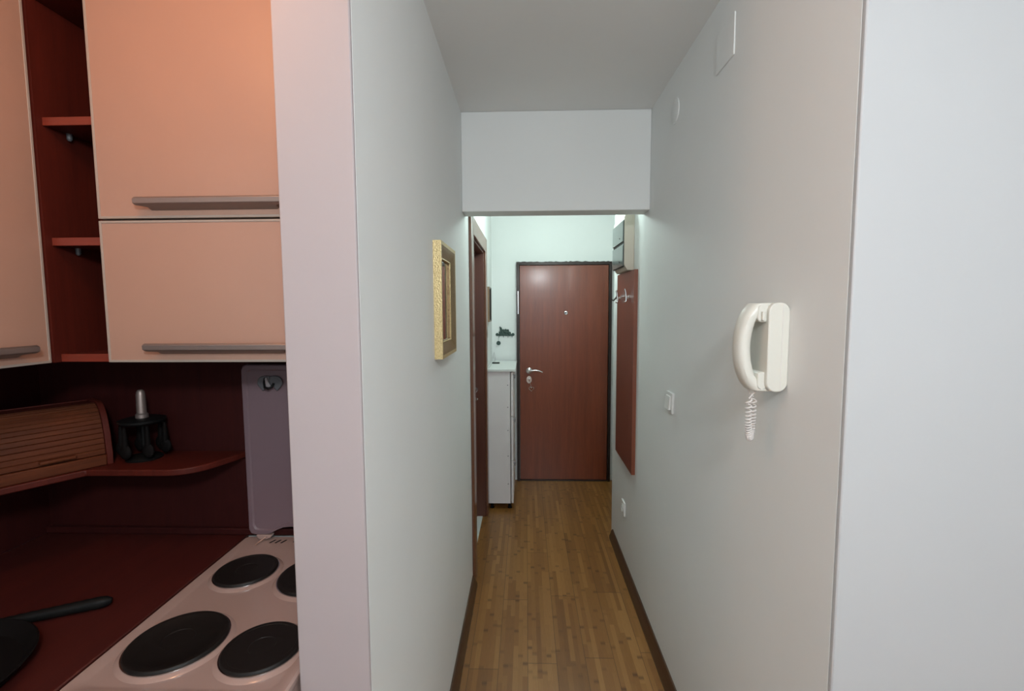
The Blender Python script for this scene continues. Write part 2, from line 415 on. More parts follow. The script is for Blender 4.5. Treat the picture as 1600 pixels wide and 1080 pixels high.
bm = new_bm(); add_lathe(bm, [(0, 0), (.016, 0), (.016, -.004), (.011, -.006), (.008, -.003), (0, -.003)], (.349, 4.108, 1.508), 'y', 24)
pe = obj('peephole', bm, M_CHROME, d1)
bm = new_bm(); add_lathe(bm, [(0, 0), (.006, 0), (.006, -.001), (0, -.0015)], (.347, 4.105, 1.508), 'y', 16); obj('peephole_lens', bm, M_BLACK, pe)
bm = new_bm(); add_box(bm, ex0-.014, ex0-.006, 4.089, 4.095, 1.50, 1.70); obj('frame_reflection', bm, M_CHROME, d1, 0.001)  # chrome strip put in for the pale reflection on the door frame

kr = thing('keyring', 'chrome keys with a heart-shaped ring hanging in the entrance door lock', 'keyring', (hx+.004, 4.07, hz-.08))
bm = new_bm(); add_box(bm, -.002, .002, -.004, .016, -.004, .004); add_ball(bm, (0, -.008, 0), .012, .25, .7, 1)
obj('key', bm, M_CHROME, kr)
bm = new_bm()
heart = []
for k in range(40):
    a = 2*PI*k/40; heart.append((.016+.0215*math.sin(a)**3*1.0, -.008, -.075+.0013*(13*math.cos(a)-5*math.cos(2*a)-2*math.cos(3*a)-math.cos(4*a))))
add_tube(bm, heart, .0024, 8, True); obj('heart_charm', bm, M_CHROME, kr)
bm = new_bm(); add_tube(bm, [(.0+.0, -.008, -.010), (.006, -.008, -.028), (.012, -.008, -.045), (.016, -.008, -.064)], .0014, 6)
obj('chain', bm, M_CHROME, kr)

# ------------------------------------------------------------------ narrow shoe cabinet at the far left
sc_ = thing('shoe_cabinet', 'tall narrow white cabinet with pale top left of the entrance door', 'cabinet', (-.20, 3.80, 0))
def L(o): return o
def rel(root, x0, x1, y0, y1, z0, z1, bm):
    lx, ly, lz = root.location; add_box(bm, x0-lx, x1-lx, y0-ly, y1-ly, z0-lz, z1-lz)
cx0, cx1, cy0, cy1 = -.292, -.122, 3.505, 4.09
bm = new_bm(); rel(sc_, cx0, cx1, cy0, cy0+.016, .045, 1.072, bm); rel(sc_, cx0, cx1, cy1-.016, cy1, .045, 1.072, bm)
rel(sc_, cx0, cx0+.006, cy0+.016, cy1-.016, .045, 1.072, bm); rel(sc_, cx0+.006, cx1, cy0+.016, cy1-.016, .045, .061, bm); rel(sc_, cx0+.006, cx1, cy0+.016, cy1-.016, 1.056, 1.072, bm)
rel(sc_, cx0+.006, cx1-.02, cy0+.016, cy1-.016, .55, .566, bm)
body = obj('carcass', bm, M_SHOE, sc_, 0.0012)
for z in (.20, .42, .62, .80, .97):
    bm = new_bm(); add_lathe(bm, [(0, 0), (.0045, 0), (.0045, -.0012), (0, -.002)], (cx1-.018+.2, cy0-3.80, z), 'y', 12); obj('screw_cap', bm, M_LGREY, body)
bm = new_bm(); rel(sc_, -.300, -.080, 3.492, 4.09, 1.074, 1.092, bm); obj('top_panel', bm, M_SHOETOP, sc_, 0.0015)
for k, (z0, z1) in enumerate(((.047, .385), (.389, .727), (.731, 1.066))):
    bm = new_bm(); rel(sc_, -.116, -.099, cy0+.001, cy1-.001, z0, z1, bm); dr = obj('door', bm, M_SHOE, sc_, 0.0012)
    bm = new_bm(); rel(sc_, -.099, -.085, 3.54, 3.555, z1-.05, z1-.02, bm); rel(sc_, -.087, -.082, 3.51, 3.60, z1-.045, z1-.025, bm); obj('door_pull', bm, M_LGREY, dr, 0.002)
for x in (-.268, -.130):
    for y in (3.535, 4.06):
        bm = new_bm(); add_lathe(bm, [(0, 0), (.017, 0), (.017, .006), (.012, .010), (.012, .036), (.017, .040), (.017, .045), (0, .045)], (x+.2, y-3.8, 0), 'z', 18)
        obj('leg', bm, M_BLACK, sc_)
bm = new_bm(); add_box(bm, -.032, .032, -.012, .012, 0, .010)
cs = obj('glasses_case', bm, M_BLACK, None, 0.004); cs.location = (-.252, 3.87, 1.092); tag(cs, 'small flat dark case lying on top of the narrow white cabinet', 'case')
bm = new_bm()
add_tube(bm, [(-.287, 3.56, 1.0935), (-.286, 3.70, 1.0935), (-.284, 3.85, 1.0935), (-.276, 3.98, 1.0935), (-.272, 4.07, 1.095), (-.274, 4.10, 1.105), (-.277, 4.115, 1.14), (-.283, 4.118, 1.165), (-.289, 4.118, 1.14), (-.291, 4.115, 1.11)], .0016, 8)
tag(obj('thin_cable', bm, M_LGREY), 'thin grey cable running along the wall side of the white cabinet top', 'cable')

# ------------------------------------------------------------------ iron key rack on the far wall
kh = thing('key_rack', 'dark green-grey ornamental iron key rack on the far wall', 'key rack', (-.183, YB, 1.32))
bm = new_bm()
add_box(bm, -.072, .074, -.006, 0, -.012, .004)
for x in (-.072, -.045, -.018, .010, .040, .068): add_lathe(bm, [(0, 0), (.014, 0), (.014, -.007), (0, -.009)], (x, 0, .0), 'y', 14)
obj('rail', bm, M_RACK, kh)
bm = new_bm()
for x, z, r in ((-.040, .055, .010), (-.036, .040, .013), (-.030, .022, .016), (-.016, .036, .012), (-.006, .024, .018), (.004, .040, .010), (.010, .020, .018), (.022, .036, .011), (.026, .018, .014), (-.046, .018, .012), (.040, .014, .010)):
    add_lathe(bm, [(0, 0), (r, 0), (r, -.006), (r*.5, -.010), (0, -.010)], (x, 0, z), 'y', 14)
add_tube(bm, [(-.040, -.005, .060), (-.046, -.005, .068), (-.052, -.005, .064)], .004, 8)
obj('ornament', bm, M_RACK, kh)
for x in (-.055, -.015, .025, .060):
    bm = new_bm(); add_tube(bm, [(x, -.006, -.008), (x, -.010, -.020), (x, -.018, -.024), (x, -.024, -.016)], .0022, 8); obj('hook', bm, M_RACK, kh)
fb = thing('key_fob', 'round dark key fob hanging from the iron key rack', 'key fob', (-.243, YB-.018, 1.245))
bm = new_bm(); add_lathe(bm, [(0, -.004), (.017, -.004), (.019, 0), (.017, .004), (0, .004)], (0, 0, 0), 'y', 24); obj('fob_disc', bm, M_RACK, fb)
bm = new_bm(); add_tube(bm, [(0, 0, .018), (.001, 0, .035), (.003, 0, .055)], .0015, 6); obj('chain', bm, M_RACK, fb)

# ------------------------------------------------------------------ small picture on the left wall near the entrance
def frame_on_left(root, y0, y1, z0, z1, w, d, mo, mi, mglass, bead=None):
    # moulding: picture-frame with mitred profile, projecting +X from the wall; outer coordinates given in wall space
    X0 = 0.0
    prof = [(0, 0), (0, d), (w*.22, d), (w*.45, d*.86), (w*.8, d*.50), (w, d*.42), (w, d*.18), (w, 0)]   # inset from outer edge, height off wall
    cy, cz = (y0+y1)/2, (z0+z1)/2; hy, hz_ = (y1-y0)/2, (z1-z0)/2
    bm = new_bm(); rings = []
    for ins, h in prof:
        a, b = hy-ins, hz_-ins
        rings.append([bm.verts.new((X0+h, s*a, q*b)) for s, q in ((-1,-1),(1,-1),(1,1),(-1,1))])
    n = len(rings)
    for i in range(n):
        A, B = rings[i], rings[(i+1) % n]
        for k in range(4):
            f = bm.faces.new((A[k], A[(k+1) % 4], B[(k+1) % 4], B[k]))
            f.material_index = 0 if i in (0, 1) else 1
    o = obj('moulding', bm, mo, root); o.data.materials.append(mi)
    if bead:
        bm = new_bm(); a, b = hy-w+.004, hz_-w+.004
        for (ya, za, yb, zb) in ((-a,-b,a,-b),(a,-b,a,b),(a,b,-a,b),(-a,b,-a,-b)):
            add_tube(bm, [(d*.46, ya, za), (d*.46, yb, zb)], .0028, 8)
        obj('gold_bead', bm, bead, root)
    bm = new_bm(); add_box(bm, .002, d*.25, -hy+w-.002, hy-w+.002, -hz_+w-.002, hz_-w+.002); obj('glass', bm, mglass, root)
mr = thing('mirror', 'rectangular mirror in a crackled gold frame on the left corridor wall', 'mirror', (XL, 1.683, 1.578))
frame_on_left(mr, 1.530, 1.836, 1.383, 1.773, .055, .027, M_GOLD, M_GOLDDARK, M_MIRROR, M_GOLD)
def pict():
    t = NT('dark_print'); t.base(t.ramp(t.noise(18, 4), [(0.35, (0.05, .045, .03)), (0.6, (0.22, .2, .15))])); t.p(rough=.15); return t.m
sp = thing('picture', 'small dark framed picture above the narrow white cabinet', 'picture', (XL, 3.70, 1.582))
frame_on_left(sp, 3.60, 3.80, 1.445, 1.715, .020, .022, M_PICSIDE, M_PICDARK, pict())

# ------------------------------------------------------------------ right wall: electricity box, coat panel, switches
eb = thing('meter_box', 'beige wall box with two glossy grey covers above the coat panel', 'meter box', (XR, 2.70, 1.90))
bm = new_bm()
# casing with sloping underside and chamfered top
add_prism(bm, [(0, -.148), (0, .20), (-.036, .20), (-.040, .165), (-.055, .135), (-.055, -.118), (-.036, -.148)], -.14, .16, 'y')
obj('casing', bm, M_BEIGEBOX, eb, 0.003)
for z0, z1 in ((-.125, -.008), (.006, .118)):
    bm = new_bm(); add_box(bm, -.062, -.055, -.138, .158, z0, z1); cv = obj('cover', bm, M_GLOSSGREY, eb, 0.002)
    bm = new_bm(); add_lathe(bm, [(0, 0), (.004, 0), (.003, -.002), (0, -.003)], (-.062, -.05, (z0+z1)/2-.03), 'x', 12); obj('cover_screw', bm, M_BLACK, cv)
bm = new_bm(); add_box(bm, -.0565, -.055, -.139, .159, -.130, .122); obj('rubber_seal', bm, M_DARKGAP, eb)

ct = thing('coat_rack', 'tall reddish brown wall panel with metal coat hooks on the right wall', 'coat rack', (XR, 2.695, 1.20))
bm = new_bm(); add_box(bm, -.019, 0, -.225, .225, -.547, .550); pn = obj('panel', bm, M_COAT, ct, 0.001)
bm = new_bm(); add_box(bm, -.0195, 0, -.227, -.225, -.547, .550); obj('edge_strip', bm, M_COATEDGE, pn)
def coat_hook(y, z, m=M_CHROME):
    bm = new_bm(); x = -.019
    add_lathe(bm, [(0, 0), (.009, 0), (.009, -.004), (.005, -.006), (.005, -.016), (0, -.016)], (x, y, z-.012), 'x', 16)
    add_tube(bm, [(x-.026, y, z-.036), (x-.018, y, z-.038), (x-.014, y, z-.030), (x-.015, y, z-.012), (x-.017, y, z+.015), (x-.022, y, z+.034)], [.005, .0055, .006, .006, .0055, .006], 12)
    obj('hook', bm, m, ct)
coat_hook(-.105, .42); coat_hook(.135, .42)
bm = new_bm(); add_lathe(bm, [(0, 0), (.006, 0), (.006, -.012), (.009, -.014), (.009, -.020), (0, -.021)], (-.019, .02, .415), 'x', 16); obj('knob', bm, M_CHROME, ct)
bm = new_bm(); add_tube(bm, [(-.019, .205, .43), (-.03, .205, .41), (-.045, .205, .395), (-.058, .205, .40), (-.062, .205, .425)], .005, 10); obj('hook', bm, M_FRAMEBR, ct)

def wall_plate(name, label, cat, y0, y1, z0, z1, kind):
    r = thing(name, label, cat, (XR, (y0+y1)/2, (z0+z1)/2)); hy, hz_ = (y1-y0)/2, (z1-z0)/2
    bm = new_bm(); add_prism(bm, rrect(-hy, hy, -hz_, hz_, .006), -.010, 0, 'x'); obj('plate', bm, M_SWITCH, r, 0.002)
    if kind == 'rocker':
        bm = new_bm(); add_prism(bm, [(-.020, -hz_*.66), (-.014, hz_*.66), (-.010, hz_*.66), (-.010, -hz_*.66)], -hy*.66, hy*.66, 'y'); obj('rocker', bm, M_SWITCH, r, 0.0015)
    else:
        bm = new_bm(); add_lathe(bm, [(0, -.0105), (.019, -.0105), (.022, -.013), (.024, -.013), (.024, -.010), (0, -.010)], (0, 0, 0), 'x', 28); obj('socket_rim', bm, M_SWITCH, r)
        bm = new_bm()
        for y in (-.0095, .0095): add_lathe(bm, [(0, -.0110), (.0025, -.0110), (.0025, -.0105), (0, -.0105)], (0, y, 0), 'x', 12)
        obj('pin_hole', bm, M_BLACK, r)
    return r
wall_plate('light_switch', 'square white rocker light switch on the right corridor wall', 'switch', 1.832, 1.914, 1.129, 1.213, 'rocker')
wall_plate('wall_socket', 'small white wall socket low on the right wall under the coat panel', 'socket', 2.685, 2.765, .318, .402, 'socket')
# painted-over covers high on the right wall
o = tag(obj('junction_cover', (lambda b: (add_prism(b, rrect(-.0625, .0625, -.058, .058, .004), -.004, 0, 'x'), b)[1])(new_bm()), M_COVER, None, 0.0012), 'square painted-over cover plate high on the right wall', 'cover plate')
o.location = (XR, 1.44, 2.31)
o = tag(obj('round_cover', (lambda b: (add_lathe(b, [(0, 0), (.048, 0), (.048, -.0025), (.044, -.004), (0, -.004)], (0,0,0), 'x', 36), b)[1])(new_bm()), M_COVER), 'round painted-over cap high on the right wall near the beam', 'cover plate')
o.location = (XR, 1.90, 2.31)

# ------------------------------------------------------------------ intercom handset
ic = thing('intercom_phone', 'white wall intercom phone with coiled cord on the right wall', 'intercom', (XR, 1.05, 1.36))
bm = new_bm()
prof = rrect(-.046, 0, 0, .200, .021, 8)
prof = [(x if x < -.02 else x, z) for x, z in prof]
add_prism(bm, prof, 0.0, .085, 'y')
bs = obj('base', bm, M_PLASTIC, ic, 0.0025)
bm = new_bm(); add_box(bm, -.0165, -.0155, -.0006, 0.001, .004, .196); obj('seam', bm, M_CORD, bs)
for q in ((-.064, -.040, .156, .196), (-.060, -.040, .004, .044)):
    bm = new_bm(); add_prism(bm, rrect(*q, .010, 5), .012, .075, 'y'); obj('cradle', bm, M_PLASTIC, bs, 0.003)
bm = new_bm(); add_box(bm, -.058, -.052, .004, .012, .160, .180); obj('hook_button', bm, M_PLASTIC, bs, 0.0015)
# handset: C-shaped body swept in the X-Z plane
bm = new_bm()
N = 22; rings = []
for i in range(N+1):
    s = i/N; ang = math.radians(-67+134*s)
    z = .099+.100*math.sin(ang)/math.sin(math.radians(67))
    bow = (math.cos(ang)-math.cos(math.radians(67)))/(1-math.cos(math.radians(67)))
    xo = -.068-.033*bow
    e = abs(2*s-1)
    th = .031 + .012*bow*0 + .034*max(0, (e-.50)/.50)**1.4
    if e > .93: th *= 1-.15*(e-.93)/.07
    xi = xo+th
    wy = .024+.006*e
    ring = []
    for k in range(16):
        a = 2*PI*k/16; cx = (xo+xi)/2; c, d = math.cos(a), math.sin(a)
        ring.append(bm.verts.new((cx+(xi-xo)/2*math.copysign(abs(c)**.75, c), .043+wy*math.copysign(abs(d)**.75, d), z)))
    rings.append(ring)
for a, b in zip(rings, rings[1:]):
    for k in range(16): bm.faces.new((a[k], a[(k+1) % 16], b[(k+1) % 16], b[k]))
bm.faces.new(list(reversed(rings[0]))); bm.faces.new(rings[-1])
obj('handset', bm, M_PLASTIC, ic, 0.003)
# coiled cord: a hanging loop
bm = new_bm()
path = []
def cord_c(u):  # centre line, u 0..1
    a = u*PI
    return Vector((-.060+.012*math.cos(a)*1.0 - .0, .040+.014*math.cos(a), -.020-.095*math.sin(a)**.75 if 0 < u < 1 else -.020))
turns = 34; npt = turns*12
for i in range(npt+1):
    u = i/npt; c = cord_c(u); c2 = cord_c(min(1, u+.004)); c1 = cord_c(max(0, u-.004)); t = (c2-c1).normalized()
    x = Vector((0, 1, 0)).cross(t).normalized(); y = t.cross(x); a = 2*PI*turns*u
    path.append(c+(x*math.cos(a)+y*math.sin(a))*.0060)
add_tube(bm, path, .0020, 6)
add_tube(bm, [(-.066, .043, .002), (-.062, .046, -.010), (-.048, .054, -.020)], .0018, 6)
add_tube(bm, [(-.040, .043, .003), (-.056, .036, -.008), (-.072, .026, -.020)], .0018, 6)
obj('coiled_cord', bm, M_CORD, ic)

# ------------------------------------------------------------------ kitchen: wall cabinets
KX0, KX1, KY = -1.050, XP-.002, 1.140
def bar_handle(parent, axis, a0, a1, face, z, out=-1, lift=0):
    """long bar handle; axis x: bar along X in front (−Y) of face; axis y: along Y, in front (+X) of face"""
    bm = new_bm()
    prof = [(.000, -.016), (.012, -.010), (.024, -.008), (.030, -.004), (.031, .008), (.027, .012), (.022, .010), (.022, -.001), (.010, -.004), (.000, -.008)]
    ring = lambda ins: None
    e = .02
    def P(q, t): 
        d, zz = q
        return (t, face-d, z+zz) if axis == 'x' else (face+d, t, z+zz)
    secs = []
    for t, k in ((a0, 0), (a0+.004, 1), (a1-.004, 1), (a1, 0)):
        secs.append([bm.verts.new(P((q[0] if k else q[0], q[1]*(1 if k else .8)), t+(0 if q[0] > .02 else (e if t < (a0+a1)/2 else -e)))) for q in prof])
    for A, B in zip(secs, secs[1:]):
        for i in range(len(prof)): bm.faces.new((A[i], A[(i+1) % len(prof)], B[(i+1) % len(prof)], B[i]))
    bm.faces.new(secs[0]); bm.faces.new(list(reversed(secs[-1])))
    return obj('handle', bm, M_NICKEL, parent, 0.0008)
def framed_door(parent, x0, x1, z0, z1, y, th=.018, name='door'):
    ed = .006
    bm = new_bm(); add_box(bm, x0+ed, x1-ed, y, y+th, z0+ed, z1-ed); d = obj(name, bm, M_CREAM, parent, 0.0)
    bm = new_bm()
    add_prism(bm, [(x0, z0), (x1, z0), (x1-ed, z0+ed), (x0+ed, z0+ed)], y-.0015, y+th, 'y'); add_prism(bm, [(x0, z1), (x0+ed, z1-ed), (x1-ed, z1-ed), (x1, z1)], y-.0015, y+th, 'y')
    add_prism(bm, [(x0, z0), (x0+ed, z0+ed), (x0+ed, z1-ed), (x0, z1)], y-.0015, y+th, 'y'); add_prism(bm, [(x1, z0), (x1, z1), (x1-ed, z1-ed), (x1-ed, z0+ed)], y-.0015, y+th, 'y')
    obj('edge_band', bm, M_EDGE, d, 0.0008)
    return d
wc = thing('wall_cabinet', 'cream wall cabinet with two stacked flap doors above the stove', 'cabinet')
bm = new_bm()
add_box(bm, KX0+.001, KX0+.017, 1.160, 1.398, 1.424, 2.42); add_box(bm, KX1-.016, KX1, 1.160, 1.398, 1.424, 2.42)
add_box(bm, KX0+.017, KX1-.016, 1.160, 1.398, 1.424, 1.440); add_box(bm, KX0+.017, KX1-.016, 1.160, 1.398, 2.404, 2.42); add_box(bm, KX0+.017, KX1-.016, 1.390, 1.398, 1.44, 2.404)
add_box(bm, KX0+.017, KX1-.016, 1.160, 1.390, 1.765, 1.781)
obj('carcass', bm, M_CHERRY, wc)
dlo = framed_door(wc, KX0, KX1, 1.420, 1.770, KY); bar_handle(dlo, 'x', -.938, -.578, KY, 1.457)
dup_ = framed_door(wc, KX0, KX1, 1.775, 2.42, KY); bar_handle(dup_, 'x', -.938, -.578, KY, 1.809)

cs_ = thing('corner_shelf_unit', 'narrow open dark cherry shelf unit between two cream wall cabinets', 'shelf unit')
bm = new_bm(); add_box(bm, -1.204, -1.184, 1.133, 1.392, 1.42, 2.42); obj('side_panel', bm, M_CHERRY, cs_)
bm = new_bm(); add_box(bm, KX0-.016, KX0-.001, 1.162, 1.392, 1.42, 2.42); obj('side_panel', bm, M_CHERRY, cs_)
bm = new_bm(); add_box(bm, -1.200, KX0-.001, 1.392, 1.398, 1.42, 2.42); obj('back_panel', bm, M_SPLASH, cs_)
for z in (1.421, 1.713, 2.004, 2.30):
    bm = new_bm(); add_box(bm, -1.184, KX0-.016, 1.156, 1.392, z, z+.018); sh = obj('shelf', bm, M_CHERRY, cs_)
    bm = new_bm(); add_box(bm, -1.184, KX0-.002, 1.150, 1.156, z-.001, z+.019); obj('edge_strip', bm, M_CHERRYX, sh, 0.001)
    if 1.6 < z < 2.2:
        bm = new_bm()
        add_lathe(bm, [(0, 0), (.006, 0), (.006, -.014), (.003, -.018), (0, -.018)], (-1.176, 1.21, z), 'z', 12); obj('shelf_pin', bm, M_GREY, sh)

wl = thing('side_wall_cabinet', 'cream wall cabinet on the left kitchen wall, cut by the picture edge', 'cabinet')
bm = new_bm(); add_box(bm, LX+.002, -1.212, .53, 1.130, 1.424, 2.42); obj('carcass', bm, M_CHERRY, wl)
def side_door(parent, y0, y1, z0, z1, x, th=.018):
    ed = .006
    bm = new_bm(); add_box(bm, x-th, x, y0+ed, y1-ed, z0+ed, z1-ed); d = obj('door', bm, M_CREAM, parent)
    bm = new_bm()
    for q in ([(y0, z0), (y1, z0), (y1-ed, z0+ed), (y0+ed, z0+ed)], [(y0, z1), (y0+ed, z1-ed), (y1-ed, z1-ed), (y1, z1)], [(y0, z0), (y0+ed, z0+ed), (y0+ed, z1-ed), (y0, z1)], [(y1, z0), (y1, z1), (y1-ed, z1-ed), (y1-ed, z0+ed)]):
        add_prism(bm, q, x-th, x+.0015, 'x')
    obj('edge_band', bm, M_EDGE, d, 0.0008); return d
sd = side_door(wl, .53, 1.130, 1.420, 2.42, -1.190); bar_handle(sd, 'y', .62, 1.078, -1.190, 1.457)

# ------------------------------------------------------------------ kitchen: splashback, worktop, base cabinets
bk = thing('splashback', 'dark cherry splashback panel behind the stove and worktop', 'splashback')
bm = new_bm(); add_box(bm, LX+.008, KX1, 1.392, 1.399, .852, 1.42); obj('back_panel', bm, M_SPLASH, bk)
bm = new_bm(); add_box(bm, LX+.001, LX+.008, -.6, 1.399, .852, 1.42); obj('side_panel', bm, M_SPLASH, bk)
bm = new_bm(); add_box(bm, LX+.008, KX1, 1.376, 1.392, .851, .872); obj('sealing_strip', bm, M_SPLASH, bk, 0.003)
bm = new_bm(); add_prism(bm, [(LX+.002, -.60), (-.90, -.60), (-.90, .76), (-.872, .76), (-.872, 1.391), (LX+.002, 1.391)], .815, .850)
tag(obj('worktop', bm, M_COUNTER, None, 0.003), 'dark cherry red worktop to the left of the stove', 'worktop')
bc = thing('base_cabinet', 'cream base cabinet under the dark red corner worktop', 'cabinet')
bm = new_bm(); add_prism(bm, [(LX+.003, -.598), (-.94, -.598), (-.94, .80), (-.876, .80), (-.876, 1.385), (LX+.003, 1.385)], .10, .813); obj('carcass', bm, M_CHERRY, bc)
bm = new_bm(); add_prism(bm, [(LX+.03, -.57), (-.98, -.57), (-.98, .85), (-.90, .85), (-.90, 1.36), (LX+.03, 1.36)], 0, .10); obj('plinth', bm, M_CHERRY, bc)
for y0, y1 in ((-.595, -.135), (-.131, .329), (.333, .79)):
    d = side_door(bc, y0, y1, .105, .808, -.920); bar_handle(d, 'y', y0+.06, y1-.06, -.920, .77)

# L-shaped shelf with the bread bin
bm = new_bm()
out = [(-.862, 1.391), (-.872, 1.345)]
import itertools
P0, P1, P2 = Vector((-.895, 1.285)), Vector((-.920, 1.222)), Vector((-.985, 1.215))
for k in range(9):
    s = k/8; out.append(tuple(P0*(1-s)**2+P1*2*s*(1-s)+P2*s*s))
out += [(-1.205, 1.212), (-1.505, .748), (-1.511, .748), (-1.511, 1.391)]
add_prism(bm, out, 1.097, 1.115)
cr = thing('corner_wall_shelf', 'dark cherry wall shelf with rounded end under the cabinets', 'shelf')
so = obj('board', bm, M_CHERRY, cr, 0.004)

bb = thing('bread_bin', 'wooden roll-top bread bin with slatted tambour on the corner shelf', 'bread bin', (-1.176, 1.268, 1.115), math.radians(57.05))
W = .36
def prof_pt(s):   # tambour arc from front bottom to top back
    a = s*PI/2
    return (.012+.070*(1-math.cos(a)), .030+.138*math.sin(a))
side = [(0, 0), (0, .030)]
side = [(.0, .0), (.0, .034)] + [(.004+.076*(1-math.cos(a)), .034+.140*math.sin(a)) for a in [PI/2*k/12 for k in range(1, 13)]] + [(.158, .174), (.158, 0)]
for x0, x1 in ((-.014, 0), (-W, -W+.014)):
    bm = new_bm(); add_prism(bm, side, x0, x1, 'x'); obj('side_panel', bm, M_CHERRY, bb, 0.0015)
bm = new_bm(); add_box(bm, -W+.014, -.014, 0.000, .012, 0, .030); obj('front_rail', bm, M_TAMB, bb, 0.003)
bm = new_bm(); add_box(bm, -W+.014, -.014, .012, .150, 0, .006); add_box(bm, -W+.014, -.014, .150, .158, 0, .170); add_box(bm, -W+.014, -.014, .082, .150, .160, .168); obj('body', bm, M_CHERRY, bb)
bm = new_bm()
NS = 14
for k in range(NS):
    a = prof_pt(k/NS+.001); b = prof_pt((k+1)/NS-.001)
    ax, az = a; bx_, bz = b; d = Vector((bx_-ax, bz-az)).normalized(); nrm = Vector((-d.y, d.x))*1.0
    p = [(ax, az), (ax+nrm.x*.0016+d.x*.0012, az+nrm.y*.0016+d.y*.0012), (bx_+nrm.x*.0016-d.x*.0012, bz+nrm.y*.0016-d.y*.0012), (bx_, bz), (bx_-nrm.x*.003, bz-nrm.y*.003), (ax-nrm.x*.003, az-nrm.y*.003)]
    add_prism(bm, p, -W+.015, -.015, 'x')
tb = obj('tambour', bm, M_TAMB, bb)
bm = new_bm(); add_box(bm, -.150, -.078, -.004, .014, .036, .045); obj('pull', bm, M_TAMB, tb, 0.003)

# utensil carousel
uc = thing('utensil_carousel', 'black utensil carousel with a slim metal grip on the wall shelf', 'utensil holder', (-1.125, 1.315, 1.115))
bm = new_bm(); add_lathe(bm, [(0, 0), (.045, 0), (.046, .004), (.040, .009), (.010, .014), (0, .014)], (0,0,0), 'z', 32); obj('foot', bm, M_BLACK, uc)
bm = new_bm(); add_lathe(bm, [(0, .012), (.005, .012), (.005, .112), (0, .112)], (0,0,0), 'z', 16); obj('pole', bm, M_BLACK, uc)
bm = new_bm(); add_lathe(bm, [(0, .106), (.050, .106), (.058, .112), (.058, .118), (.045, .122), (0, .122)], (0,0,0), 'z', 32); obj('carousel_ring', bm, M_BLACK, uc)
bm = new_bm(); add_lathe(bm, [(0, .122), (.016, .122), (.016, .132), (.0125, .136), (.0115, .190), (.010, .199), (.006, .204), (0, .205)], (0,0,0), 'z', 20); obj('grip', bm, M_NICKEL, uc)
for k in range(6):
    a = 2*PI*k/6+.35; cx, cy = .054*math.cos(a), .054*math.sin(a)
    bm = new_bm(); add_lathe(bm, [(0, .020), (.006, .022), (.008, .05), (.006, .085), (.004, .104), (0, .106)], (cx, cy, 0), 'z', 12)
    add_ball(bm, (cx, cy, .034), .017, 1, .45, 1.25, 14)
    tag(obj('cooking_utensil', bm, M_BLACKMAT), 'black cooking utensil hanging on the utensil carousel', 'utensil', 'utensils on the carousel').location = (-1.125, 1.315, 1.115)

# ------------------------------------------------------------------ stove
SX0, SX1, SY0, SY1, SZ = -.868, XP-.004, .772, 1.374, .850
st = thing('stove', 'white enamel electric stove with four black hotplates', 'stove', ((SX0+SX1)/2, (SY0+SY1)/2, 0))
ox, oy = st.location.x, st.location.y
bm = new_bm(); add_box(bm, SX0+.004-ox, SX1-.004-ox, SY0+.02-oy, SY1-oy, .05, .828); obj('body', bm, M_ENAMEL, st, 0.004)
bm = new_bm()
hx_, hy_ = (SX1-SX0)/2, (SY1-SY0)/2
def loop(ins, z, r, back=0):
    return [(x, y, z) for x, y in rrect(-hx_+ins, hx_-ins, -hy_+ins, hy_-ins-back, max(r, .002), 5)]
loops = [loop(.004, .826, .012), loop(0, .832, .014), loop(0, .846, .014), loop(.004, .850, .014), loop(.014, .850, .016), loop(.026, .8445, .024, .062), loop(.032, .844, .024, .062)]
rs = [[bm.verts.new(p) for p in l] for l in loops]
for A, B in zip(rs, rs[1:]):
    for i in range(len(A)): bm.faces.new((A[i], A[(i+1) % len(A)], B[(i+1) % len(A)], B[i]))
bm.faces.new(rs[-1]); bm.faces.new(list(reversed(rs[0])))
hob = obj('hob', bm, M_ENAMEL, st)
def plate(cx, cy, r):
    bm = new_bm(); add_lathe(bm, [(0, .8442), (r+.012, .8442), (r+.009, .8462), (r+.004, .8478), (r+.001, .849), (0, .849)], (cx-ox, cy-oy, 0), 'z', 56); ring = obj('hotplate_rim', bm, M_ENAMEL, st)
    bm = new_bm(); add_lathe(bm, [(0, .849), (r-.001, .849), (r+.0005, .851), (r-.001, .8555), (r-.003, .857), (r*.86, .8572), (r*.85, .8566), (r*.34, .8566), (r*.33, .8558), (.016, .8555), (0, .8555)], (cx-ox, cy-oy, 0), 'z', 56)
    h = obj('hotplate', bm, M_IRON, st)
    bm = new_bm(); add_lathe(bm, [(r-.001, .8490), (r+.0025, .8490), (r+.0025, .8512), (r-.001, .8516)], (cx-ox, cy-oy, 0), 'z', 56); obj('steel_ring', bm, M_CHROME, h)
plate(-.738, .915, .094); plate(-.548, .900, .077); plate(-.752, 1.182, .077); plate(-.556, 1.165, .092)
for x in (-.775, -.758, -.741, -.575, -.558, -.541):
    bm = new_bm(); x -= ox
    add_prism(bm, [(x, 1.333-oy), (x+.004, 1.333-oy), (x+.012, 1.351-oy), (x+.008, 1.351-oy)], .8498, .8506); obj('vent_slot', bm, M_BLACK, hob)
bm = new_bm(); add_box(bm, -.705-ox, -.620-ox, 1.338-oy, 1.3435-oy, .8498, .8506)
obj('vent_slot', bm, M_BLACK, hob)
bm = new_bm(); add_box(bm, SX0+.01-ox, SX1-.01-ox, SY0+.002-oy, SY0+.022-oy, .70, .822); fp = obj('control_panel', bm, M_ENAMEL, st, 0.003)
for k in range(5):
    bm = new_bm(); add_lathe(bm, [(0, 0), (.018, 0), (.016, -.018), (0, -.019)], (SX0+.06+k*.077-ox, SY0+.002-oy, .76), 'y', 20); obj('knob', bm, M_BLACK, fp)
